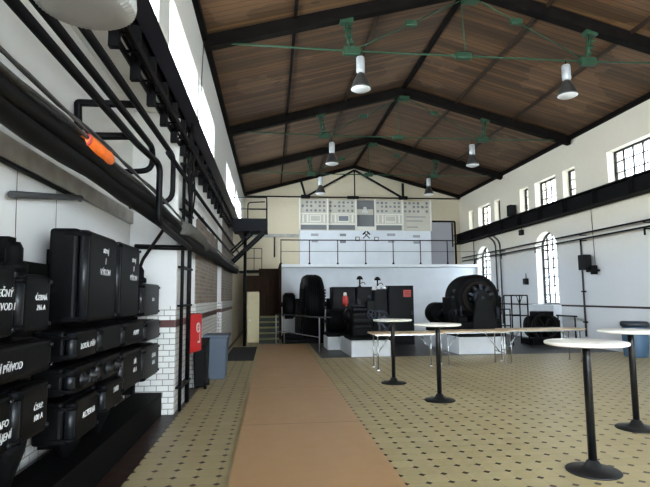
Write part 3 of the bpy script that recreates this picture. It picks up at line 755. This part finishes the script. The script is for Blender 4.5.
# middle motor set on its plinth
t = thing('motor_set', 'black motor generator set on the middle white plinth', 'motor', (2.5, 13.6, .40))
mz = .90; my = 13.6
G().lathe([(.15,-.34),(.36,-.34),(.40,-.28),(.40,.24),(.35,.32),(.15,.32)], (2.42,my,mz), 'x', 30).build('motor_body', M['black2'], t)
rib = G()
for k in range(16):
    a = 2*pi*k/16; rib.bar((2.16, my+.405*cos(a), mz+.405*sin(a)), (2.64, my+.405*cos(a), mz+.405*sin(a)), .03, .05)
rib.build('cooling_ribs', M['black'], t)
G().tube([(1.98,my,mz),(3.12,my,mz)], .06, 12).build('shaft', M['brush'], t)
rg = G().lathe([(.26,-.05),(.31,-.05),(.31,.05),(.26,.05)], (2.90,my-.1,mz-.05), 'y', 28, closed=True)
for k in range(8):
    a = 2*pi*k/8; rg.bar((2.90, my-.1, mz-.05), (2.90+.28*cos(a), my-.1, mz-.05+.28*sin(a)), .03, .04)
rg.build('flywheel', M['brush'], t)
hw = G().lathe([(.10,-.03),(.13,-.03),(.13,.03),(.10,.03)], (2.62,my-.46,mz+.15), 'y', 20, closed=True)
for k in range(5):
    a = 2*pi*k/5; hw.bar((2.62,my-.46,mz+.15),(2.62+.11*cos(a),my-.46,mz+.15+.11*sin(a)),.02,.02)
hw.build('hand_wheel', M['brush'], t)
G().box(2.02,3.06,my-.55,my+.55,.40,.50).box(2.1,2.6,my-.5,my-.3,.5,.72).box(2.5,2.8,my-.35,my+.3,.5,1.0).build('bed_plate', M['black2'], t, bevel=.02)
G().ball((2.06,my-.1,1.02), .16, .2, .2).build('bearing_cap', M['black'], t)
G().box(2.52,2.74,my-.32,my-.0,1.10,1.42).build('terminal_box', M['grimy'], t, bevel=.03)
G().lathe([(.0,0),(.06,0),(.05,.16),(.02,.2),(0,.2)], (2.34,my-.1,1.26), n=12).build('oil_cup', M['brush'], t)
G().lathe([(.0,0),(.05,0),(.05,.14),(0,.14)], (2.63,my-.15,1.42), n=12).build('oil_cup', M['brush'], t)
# low rear machine on the far left plinth
t = thing('pump_set', 'low black pump set on the farther white plinth', 'pump', (1.95, 15.2, .36))
G().lathe([(.1,-.3),(.3,-.3),(.34,-.24),(.34,.24),(.3,.3),(.1,.3)], (1.95,15.2,.80), 'x', 24).build('pump_body', M['black2'], t)
G().box(1.64,2.28,14.85,15.6,.36,.48).build('bed_plate', M['black2'], t, bevel=.02)
G().tube([(1.58,15.2,.8),(2.35,15.2,.8)], .05, 10).build('shaft', M['brush'], t)

# switch cabinets
def cabinet(x0, x1, y0, y1, h, label, split=1):
    t = thing('switch_cabinet', label, 'cabinet', ((x0+x1)/2, (y0+y1)/2, 0), group='black switch cabinets')
    G().box(x0, x1, y0, y1, 0, h).build('body', M['marble'], t, bevel=.012)
    for i in range(split):
        a = x0+(x1-x0)*i/split; b = x0+(x1-x0)*(i+1)/split
        d = G().box(a+.03, b-.03, y0-.02, y0, .12, h-.05).build('door', M['black'], t, bevel=.01)
        G().box(b-.09, b-.06, y0-.05, y0-.02, h*.5, h*.5+.14).build('handle', M['brush'], d)
    return t
c1 = cabinet(1.92, 2.66, 15.9, 16.6, 1.83, 'slate cabinet with a red and pale lamp on its front, leftmost of four')
G().lathe([(0,-.22),(.07,-.22),(.10,-.12),(.09,.05),(.06,.10),(0,.10)], (2.32,15.83,1.45), n=16).build('red_lamp', M['sign'], c1)
G().lathe([(0,.09),(.05,.09),(.06,.15),(.04,.2),(0,.21)], (2.32,15.83,1.45), n=16).build('pale_cap', M['top'], c1)
c2 = cabinet(2.69, 3.18, 15.8, 16.5, 1.83, 'narrow black cabinet with a gooseneck lamp on top, second from left')
c3 = cabinet(3.24, 3.68, 15.85, 16.5, 1.80, 'narrow black cabinet with a gooseneck lamp on top, third from left')
c4 = cabinet(3.70, 4.52, 15.8, 16.6, 1.86, 'wide black cabinet with a red notice board, rightmost of four')
G().box(4.18,4.42,15.75,15.78,1.50,1.72).build('red_notice', M['sign'], c4)
for z in (1.66, 1.61, 1.56): G().box(4.22,4.38,15.746,15.752,z-.008,z+.008).build('notice_line', M['copper'], c4)
for x, zt, l in ((2.84, 1.83, 'left of two small dark lamps with white shades on the cabinets'), (3.42, 1.80, 'right of two small dark lamps with white shades on the cabinets')):
    t = thing('gooseneck_lamp', l, 'lamp', (x, 16.1, zt))
    G().tube([(x,16.1,zt),(x,16.1,zt+.26)], .025, 8).lathe([(.05,0),(.05,.03),(.02,.05)], (x,16.1,zt), n=10).build('stem', M['pipe'], t)
    G().lathe([(0,.36),(.06,.34),(.10,.28),(.11,.24),(0,.24)], (x,16.1,zt), n=16).build('lamp_head', M['black2'], t)
    G().tube(bent([(x,16.1,zt+.1),(x+.12,16.05,zt+.16),(x+.16,16.0,zt+.08)], .05), .012, 6).build('side_arm', M['pipe'], t)
for x, y, z in ((3.22,15.72,1.72),(3.36,15.72,1.75),(3.54,15.72,1.75)):
    tag(G().lathe([(.03,.1),(.05,.08),(.085,0),(.075,0),(.045,.06),(.02,.07)], (x,y,z), n=14).tube([(x,y,z+.07),(x,y+.14,z+.05)], .02, 6).build('white_insulator', M['porc']),
        'white porcelain bell insulator among the middle switch cabinets', 'insulator', 'white bell insulators')

# right rear: steel rack, compressor, barrel
t = thing('steel_frame_rack', 'tall open frame of thin black tubes beside the big generator', 'rack', (7.65, 15.2, 0))
def post(x, y, h): G().tube([(x,y,0),(x,y,h)], .022, 8).build('upright', M['pipe'], t)
for x in (7.38, 7.90):
    for y in (15.0, 15.5): post(x, y, 1.52)
for y in (15.0, 15.5):
    for z in (1.52, .9): G().tube([(7.38,y,z),(7.90,y,z)], .02, 8).build('crossbar', M['pipe'], t)
G().tube([(7.55,15.0,1.5),(7.64,15.0,1.25),(7.73,15.0,1.5)], .012, 6).build('hanger', M['pipe'], t)
t = thing('low_frame_rack', 'lower open tube frame standing left of the tall one', 'rack', (7.17, 15.1, 0))
for x in (7.02, 7.32):
    for y in (15.0, 15.4): G().tube([(x,y,0),(x,y,1.1)], .02, 8).build('upright', M['pipe'], t)
for z in (.6, 1.1): G().tube([(7.02,15.0,z),(7.32,15.0,z)], .018, 8).build('crossbar', M['pipe'], t)
t = thing('compressor', 'dark compressor with flywheel by the right wall under the window', 'compressor', (8.45, 15.2, 0))
G().box(7.96,8.95,14.9,15.6,.0,.18).build('bed_plate', M['black2'], t, bevel=.02)
G().lathe([(.1,-.45),(.3,-.45),(.34,-.38),(.34,.38),(.3,.45),(.1,.45)], (8.45,15.25,.55), 'x', 24).build('cylinder', M['black2'], t)
wh = G().lathe([(.32,-.05),(.40,-.05),(.40,.05),(.32,.05)], (8.3,14.8,.55), 'y', 30, closed=True)
for k in range(6):
    a = 2*pi*k/6; wh.bar((8.3,14.8,.55),(8.3+.34*cos(a),14.8,.55+.34*sin(a)),.05,.05)
wh.build('flywheel', M['grimy'], t)
G().box(8.2,8.75,15.0,15.5,.85,1.02).box(8.7,8.95,15.0,15.5,.18,.75).build('valve_chest', M['black'], t, bevel=.03)
tag(G().box(9.0,9.29,15.45,17.1,.0,1.2).build('white_block', M['gal'], bevel=.02), 'pale block of masonry below the arched window', 'plinth')
t = thing('plastic_barrel', 'blue barrel with a dark lid at the right picture edge', 'barrel', (8.93, 11.75, 0))
G().lathe([(0,0),(.24,0),(.26,.03),(.28,.25),(.285,.66),(.27,.74),(0,.74)], (8.93,11.75,0), n=32).build('drum', M['barrel'], t)
G().lathe([(0,.74),(.30,.74),(.31,.76),(.31,.83),(.28,.86),(0,.87)], (8.93,11.75,0), n=32).build('lid', M['barlid'], t)

# ------------------------------------------------------------------ left wall: switchgear
FX, BX = -1.45, -1.74
tag(G().box(-1.78, -1.42, .5, 6.98, 0, .30).build('cable_trough', M['tar'], bevel=.01), 'long black trough along the floor under the switchgear boxes', 'trough')
t = thing('mounting_frame', 'black steel frame carrying the switchgear boxes on the left wall', 'frame', (-1.8, 4.5, .0))
for y in (2.4, 3.62, 4.55, 5.22, 6.02, 6.88): G().box(-1.895, -1.75, y-.05, y+.05, .302, 1.95).build('upright', M['tar'], t)
for z in (.62, 1.02, 1.30, 1.75): G().box(-1.86, -1.75, 1.6, 6.95, z-.05, z+.05).build('crossbar', M['tar'], t)

def box_label(t, lines, y, z, size, x):
    if not lines: return
    n = len(lines)
    for i, l in enumerate(lines): G().text(l, FACE_X(x+.002, y, z+(n-1)*size*.62-i*size*1.24), size, shear=.15).build('lettering', M['paint'], t)
def sw_box(y0, y1, z0, z1, label, lines=(), size=.06, hinge=True, knobs=0, gland=False, depth=None, tz=.5, ty=.62, fx=FX, funnel=False, bev=.03):
    bx0 = BX if depth is None else fx-depth
    t = thing('switchgear_box', label, 'switch box', ((fx+bx0)/2, (y0+y1)/2, z0), group='black switchgear boxes on the left wall')
    e = .012
    G().box(bx0, fx-.07, y0+e, y1-e, z0+e, z1-e).build('case', M['black'], t, bevel=min(bev, .03), seg=3)
    hy = .11 if hinge else 0
    cv = G().box(fx-.085, fx, y0+e+hy*.5, y1-e*1.5, z0+e*1.5, z1-e*1.5).build('cover', M['black'], t, bevel=bev, seg=3)
    if hinge:
        G().lathe([(0,z0+.03),(.035,z0+.03),(.035,z1-.03),(0,z1-.03)], (fx-.03, y0+.05, 0), n=16).build('hinge_post', M['hinge'], t)
        for z in (z0+.05, z1-.06): G().lathe([(0,-.012),(.052,-.012),(.052,.012),(0,.012)], (fx-.03, y0+.05, z), n=16).tube([(fx-.06, y0+.05, z), (fx+.012, y0+.05, z)], .02, 8).box(fx-.17, fx-.04, y0-.004, y0+.03, z-.014, z+.014).build('hinge_lug', M['black2'], t)
    for z in (z0+.06, z1-.06): G().lathe([(0,.0),(.014,.0),(.014,.016),(0,.016)], (fx-.002, y1-.05, z), 'x', 8).build('bolt', M['hinge'], t)
    for k in range(knobs):
        yy = y0+(y1-y0)*(.35+.38*k)
        G().lathe([(.0,0),(.055,0),(.055,.02),(.03,.03),(.03,.06),(0,.06)], (fx, yy, (z0+z1)/2), 'x', 18).build('knob', M['hinge'], t)
    if gland:
        yy = (y0+y1)/2
        G().lathe([(.08,0),(.08,.05),(.05,.07),(.05,.15),(.03,.19),(0,.19)], ((fx+bx0)/2, yy, z1-.005), n=16).build('cable_gland', M['black2'], t)
    if funnel:
        yy = (y0+y1)/2
        q = min(1, (z0-.305)/.27); G().lathe([(.03,-.265*q),(.045,-.22*q),(.10,-.06*q),(.11,.01)], ((fx+bx0)/2, yy, z0), n=16).tube([((fx+bx0)/2, yy, z0-.1*q), ((fx+bx0)/2, yy, .302)], .028, 8).build('cable_end', M['black2'], t)
    box_label(t, lines, y0+(y1-y0)*ty, z0+(z1-z0)*tz, size, fx)
    return t
# nearest stack
sw_box(2.25, 3.09, 1.30, 1.73, 'nearest box at the left picture edge with slanted white text', ('VLEČNÝ', 'ROZVOD I'), .060, ty=.80, tz=.52, funnel=False)
sw_box(3.10, 3.56, 1.31, 1.70, 'hinged box with two lines of text beside the tall twin boxes', ('ČERNÁ', '216 A'), .050, ty=.64, tz=.50, gland=True)
sw_box(2.25, 3.62, 1.04, 1.29, 'long flat box under the nearest hinged boxes, text at its left', ('HLAVNÍ PŘÍVOD',), .062, hinge=False, ty=.52, tz=.42)
sw_box(2.45, 3.12, .66, 1.02, 'lowest box at the left picture edge, text cut off', ('TRAFO', 'NAPÁJENÍ'), .058, ty=.78, tz=.42, funnel=True)
sw_box(3.13, 3.60, .66, 1.02, 'low hinged box with two lines of text, nearest bottom row', ('ČERP.', '100 A'), .052, ty=.64, tz=.46, funnel=True)
tag(G().box(BX, -1.60, 2.2, 3.06, 1.75, 1.90).build('busbar_duct', M['tar'], bevel=.015), 'flat black duct on top of the nearest box', 'duct')
tag(G().box(-1.66, -1.585, 2.88, 2.98, 1.79, 1.83).build('white_tag', M['paint']), 'tiny white tag on the black duct', 'tag')
# tall twin boxes
sw_box(4.14, 4.97, 1.32, 2.10, 'largest tall box of the twin pair, nearer one, white text high up', ('stroj', 'I', 'VÝKON'), .078, ty=.58, tz=.68, bev=.045)
sw_box(5.00, 5.82, 1.32, 2.10, 'tall box of the twin pair, the farther one', ('stroj', 'II', 'VÝKON'), .078, ty=.66, tz=.66, bev=.045)
sw_box(5.92, 6.84, 1.30, 1.72, 'smaller far box with a cable rising from its top', ('20 A', ), .06, ty=.6, tz=.5, gland=True)
# second row
sw_box(3.95, 4.50, 1.05, 1.30, 'flat box with white text under the nearer tall box', ('LOKÁL PŘÍV',), .060, ty=.58, tz=.45, bev=.02)
sw_box(4.52, 5.18, 1.05, 1.30, 'blank flat box between two lettered ones in the second row', (), bev=.02)
sw_box(5.21, 6.06, 1.03, 1.29, 'flat box with white text under the farther tall box', ('PUMPY',), .070, ty=.6, tz=.5, bev=.02)
sw_box(6.08, 6.92, 1.00, 1.27, 'flat box at the far end of the second row', (), bev=.02)
# third row
sw_box(3.95, 4.50, .80, 1.03, 'box with two round knobs, nearer one', (), knobs=2, bev=.02)
sw_box(4.52, 5.18, .80, 1.03, 'box with two round knobs, farther one', (), knobs=2, bev=.02)
sw_box(5.21, 6.02, .58, 1.00, 'third row box with two white words, nearer one', ('SÁL', '60 A'), .07, ty=.62, tz=.55)
sw_box(6.05, 6.90, .55, .97, 'third row box with two white words, last at the far end', ('DÍLNA', '60 A'), .07, ty=.62, tz=.55)
# fourth row
sw_box(3.99, 4.58, .44, .78, 'low box with one white word, nearer one in the bottom row', ('REZERVA',), .066, ty=.6, tz=.55, funnel=True)
sw_box(4.68, 5.30, .50, .79, 'low box with one white word, farther one in the bottom row', ('SVAR',), .070, ty=.6, tz=.62, funnel=True)
# cables feeding up
tag(G().tube(bent([(-1.60, 6.38, 1.88), (-1.60, 6.5, 2.0), (-1.45, 6.9, 2.42)], .1), .022, 8).build('black_cable', M['pipe']), 'black cable rising from the smaller far box to the cable bundle', 'cable')

# ------------------------------------------------------------------ left wall: pipes and cables
def pipe(name, label, pts, r, mat='pipe', bend=.10, cat='pipe', n=10, group=None):
    return tag(G().tube(bent(pts, bend), r, n).build(name, M[mat]), label, cat, group)
PX1, PX2, PX3 = -1.36, -1.33, -1.30
pipe('black_pipe', 'lowest of three long black pipes overhead, bending straight down at its far end', [(PX1, .2, 3.09), (PX1, 5.2, 3.09), (-1.23, 5.64, 3.0), (-1.23, 5.64, 2.36), (-1.10, 7.0, 2.20)], .034, bend=.10)
pipe('black_pipe', 'middle of three long black pipes overhead on the left wall', [(PX2, .2, 3.21), (PX2, 5.72, 3.21), (PX2, 5.72, 2.95), (-1.8, 5.72, 2.92)], .032, bend=.16)
pipe('black_pipe', 'upper of three long black pipes overhead on the left wall', [(PX3, .2, 3.40), (PX3, 6.75, 3.40), (PX3, 6.75, 2.80), (-1.85, 6.75, 2.72)], .034, bend=.14)
pipe('pipe_loop', 'square loop of black pipe bridging two overhead pipes', [(PX3, 4.93, 3.41), (-1.86, 4.93, 3.41), (-1.84, 4.93, 3.08), (PX1, 4.93, 3.09)], .036, bend=.02)
pipe('black_pipe', 'straight black pipe past the pilaster toward the far platform', [(-1.2, 5.9, 3.21), (-1.2, 19.2, 3.18)], .030)
pipe('black_pipe', 'thin black pipe past the pilaster above the cable bundle', [(-1.18, 6.9, 2.86), (-1.18, 17.5, 2.82)], .026)
# cable tray and bundle
t = thing('cable_bundle', 'thick bundle of black cables running along the left wall above the switchgear', 'cables', (-1.4, 6, 2.4))
for i, (x, z, r) in enumerate(((-1.45,2.565,.085),(-1.36,2.61,.050),(-1.51,2.67,.035),(-1.42,2.675,.026),(-1.36,2.69,.018),(-1.47,2.725,.022),(-1.40,2.715,.014),(-1.53,2.74,.016),(-1.305,2.665,.013),(-1.29,2.71,.010),(-1.32,2.745,.012))):
    pts = []
    for k in range(15):
        y = .2+k*.5; f = max(0, min(1, (y-5.5)/1.4)); f = f*f*(3-2*f)
        tx = -1.17+(x+1.42)*.6; tz_ = 2.39+(z-2.63)*.9
        w = .008*sin(k*1.7+i*2)
        pts.append((x*(1-f)+tx*f+w, y, z*(1-f)+tz_*f + w))
    for k in range(1, 13):
        y = 7.2+k*.85; sag = -.03*sin(pi*(k % 4)/4)
        pts.append((-1.17+(x+1.42)*.6, y, 2.39+(z-2.63)*.9+sag+.006*k))
    G().tube(pts, r, 8).build('cable', M['cable'] if i not in (4,5,6,8,9,10) else M['cable2'], t)
tag(G().tube([(-1.13,6.55,2.42),(-1.11,6.9,2.44),(-1.11,8.2,2.44),(-1.13,8.7,2.38)], .085, 14).build('lagged_pipe', M['lagging']), 'grey lagged sleeve around the cables in front of the pilaster', 'sleeve')
t = thing('orange_hose_bag', 'bright orange rolled bag lying on the cable bundle', 'bag', (-1.325, 3.94, 2.605))
G().lathe([(0,-.29),(.035,-.285),(.052,-.25),(.058,-.1),(.054,.1),(.058,.2),(.045,.28),(0,.29)], (0,0,.055), 'y', 18).build('roll', M['orange'], t, local=True)
G().lathe([(.046,-.30),(.054,-.27),(.046,-.25),(.02,-.26)], (0,0,.055), 'y', 14, closed=True).build('end_cap', M['sign'], t, local=True)
# cable ladder under the girder
t = thing('cable_ladder', 'black cable ladder hanging below the left crane girder', 'cable ladder', (-1.2, 8, 3.6))
for x in (-1.27, -1.13): G().box(x-.012, x+.012, .5, 15.5, 3.62, 3.68).build('side_rail', M['pipe'], t)
y = .7
while y < 15.4: G().box(-1.27, -1.13, y-.012, y+.012, 3.63, 3.65).build('rung', M['pipe'], t); y += .30
for x, z in ((-1.22, 3.69), (-1.17, 3.68)): G().tube([(x+.01*sin(i*2.1), .5+i*.75, z+.008*sin(i*1.3)) for i in range(21)], .018, 6).build('cable', M['cable'], t)
hg = 2.1
while hg < 13:
    G().box(-1.28, -1.20, hg-.03, hg+.03, 3.50, 4.02).build('hanger', M['pipe'], t); hg += .62
# vertical pipes at the pilaster
for x, y, r, l in ((-1.235, 7.12, .024, 'left of three tall black riser pipes at the white pilaster'), (-1.235, 7.70, .030, 'thicker middle riser pipe at the white pilaster'), (-1.235, 7.84, .013, 'thin right riser pipe at the white pilaster')):
    tag(G().tube([(x+.02, y, .02), (x+.02, y, 4.0)], r, 12).build('riser_pipe', M['pipe']), l, 'pipe')
t = thing('riser_clamps', 'black cross clamps tying the riser pipes at the pilaster', 'clamp', (-1.2, 7.5, .3))
for z in (.33, 1.42, 1.95, 2.75, 3.4): G().box(-1.27, -1.185, 7.08, 7.88, z-.014, z+.014).build('strap', M['pipe'], t)
t = thing('riser_cables', 'tangle of thin cables climbing beside the riser pipes', 'cables', (-1.15, 7.4, 2.5))
for i in range(6):
    pts = [(-1.17+.03*sin(i+k*.9), 7.28+.06*i+.03*sin(k*1.3+i*2), 2.45+k*.2) for k in range(9)]
    G().tube(pts, .010+.004*(i % 2), 6).build('cable', M['cable'], t)
tag(G().tube([(-1.80, 6.9, 2.21), (-1.12, 6.9, 2.19)], .035, 10).build('support_bar', M['pipe']), 'short horizontal black bar left of the riser pipes', 'bar')
# niche wall pipes and trunking
tag(G().box(XN, XN+.05, .2, 6.98, 2.52, 2.68).build('grey_trunking', M['trunk']), 'flat grey duct along the niche wall behind the cable bundle', 'duct')
pipe('thin_pipe', 'thin black pipe just below the grey duct on the niche wall', [(XN+.04, .3, 2.49), (XN+.04, 5.1, 2.49)], .02)
pipe('grey_pipe', 'short dark grey pipe sloping down the niche wall toward the camera', [(XN+.06, 5.05, 2.50), (XN+.06, 3.75, 2.27)], .028, 'gpipe')
for y in (3.9, 4.6): pipe('wall_string', 'thin cord hanging on the niche wall', [(XN+.02, y, 2.5), (XN+.02, y+.03, 1.9)], .0022, 'gpipe', cat='cord', group='thin hanging cords')
tag(G().tube([(XL+.03, 8.8, 4.5), (XL+.03, 9.2, 6.3)], .010, 6).build('drop_cable', M['gpipe']), 'thin cable dropping from the nearest truss down the left windows', 'cable')
# red hydrant cabinet
t = thing('hydrant_cabinet', 'red fire hydrant cabinet behind the riser pipes', 'cabinet', (-1.295, 8.15, .68), radians(-14))
G().box(-.12, .10, -.30, .30, 0, .60).build('case', M['darkred'], t, local=True, bevel=.01)
dr = G().box(.10, .12, -.29, .29, .01, .59).build('door', M['red'], t, local=True, bevel=.008)
hs = G().lathe([(.045,0),(.08,0),(.08,.004),(.045,.004)], (.12,.14,.38), 'x', 28, closed=True).lathe([(0,0),(.02,0),(.02,.004),(0,.004)], (.12,.14,.38), 'x', 18)
hs.box(.12,.124,.20,.22,.16,.38).box(.12,.124,.12,.22,.14,.165)
hs.build('hose_symbol', M['white'], dr, local=True)
# bins
t = thing('grey_bin', 'blue grey plastic bin standing on the tiles by the brick pier', 'bin', (-1.03, 10.05, 0))
G().add([(-.17,-.22,0),(.17,-.22,0),(.17,.22,0),(-.17,.22,0),(-.21,-.26,.78),(.21,-.26,.78),(.21,.26,.78),(-.21,.26,.78)], [(0,3,2,1),(4,5,6,7),(0,1,5,4),(1,2,6,5),(2,3,7,6),(3,0,4,7)]).build('body', M['bin'], t, local=True, bevel=.02)
G().box(-.24,.24,-.29,.29,.78,.83).build('lid', M['bin'], t, local=True, bevel=.015)
t = thing('black_bin', 'black lidded bin between the red cabinet and the grey bin', 'bin', (-1.185, 9.05, 0))
G().add([(-.09,-.24,.04),(.09,-.24,.04),(.09,.24,.04),(-.09,.24,.04),(-.11,-.30,.70),(.10,-.30,.70),(.10,.30,.78),(-.11,.30,.78)], [(0,3,2,1),(4,5,6,7),(0,1,5,4),(1,2,6,5),(2,3,7,6),(3,0,4,7)]).build('body', M['blk_plastic'], t, local=True, bevel=.02)
G().bar((-.003,-.32,.715),(-.003,.32,.805), .215, .03).build('lid', M['blk_plastic'], t, local=True, bevel=.01)
for sy in (-.2, .2): G().lathe([(0,-.02),(.06,-.02),(.06,.02),(0,.02)], (.09,sy,.06), 'x', 14).build('wheel', M['pipe'], t, local=True)

# ------------------------------------------------------------------ world, camera, view
w = bpy.data.worlds.new('sky'); SC.world = w; w.use_nodes = True
bg = w.node_tree.nodes['Background']; bg.inputs['Color'].default_value = (.82, .92, 1.0, 1); bg.inputs['Strength'].default_value = 4.5

cam = bpy.data.cameras.new('camera'); co = bpy.data.objects.new('camera', cam); COL.objects.link(co); SC.camera = co
ps, ph, th = radians(6.11), radians(6.0), radians(.45)
f = Vector((sin(ps)*cos(ph), cos(ps)*cos(ph), sin(ph))); r = Vector((cos(ps), -sin(ps), 0)); u = r.cross(f)
R = r*cos(th) - u*sin(th); U = u*cos(th) + r*sin(th)
m = Matrix((R, U, -f)).transposed().to_4x4(); m.translation = (0, 0, 1.53); co.matrix_world = m
cam.sensor_width = 36; cam.lens = 36*505/650; cam.clip_start = .05; cam.clip_end = 200

vs = SC.view_settings; vs.view_transform = 'Standard'; vs.look = 'None'; vs.gamma = 1; vs.use_curve_mapping = False; vs.exposure = 2.9
SC.cycles.use_denoising = True; SC.cycles.max_bounces = 10; SC.cycles.diffuse_bounces = 6
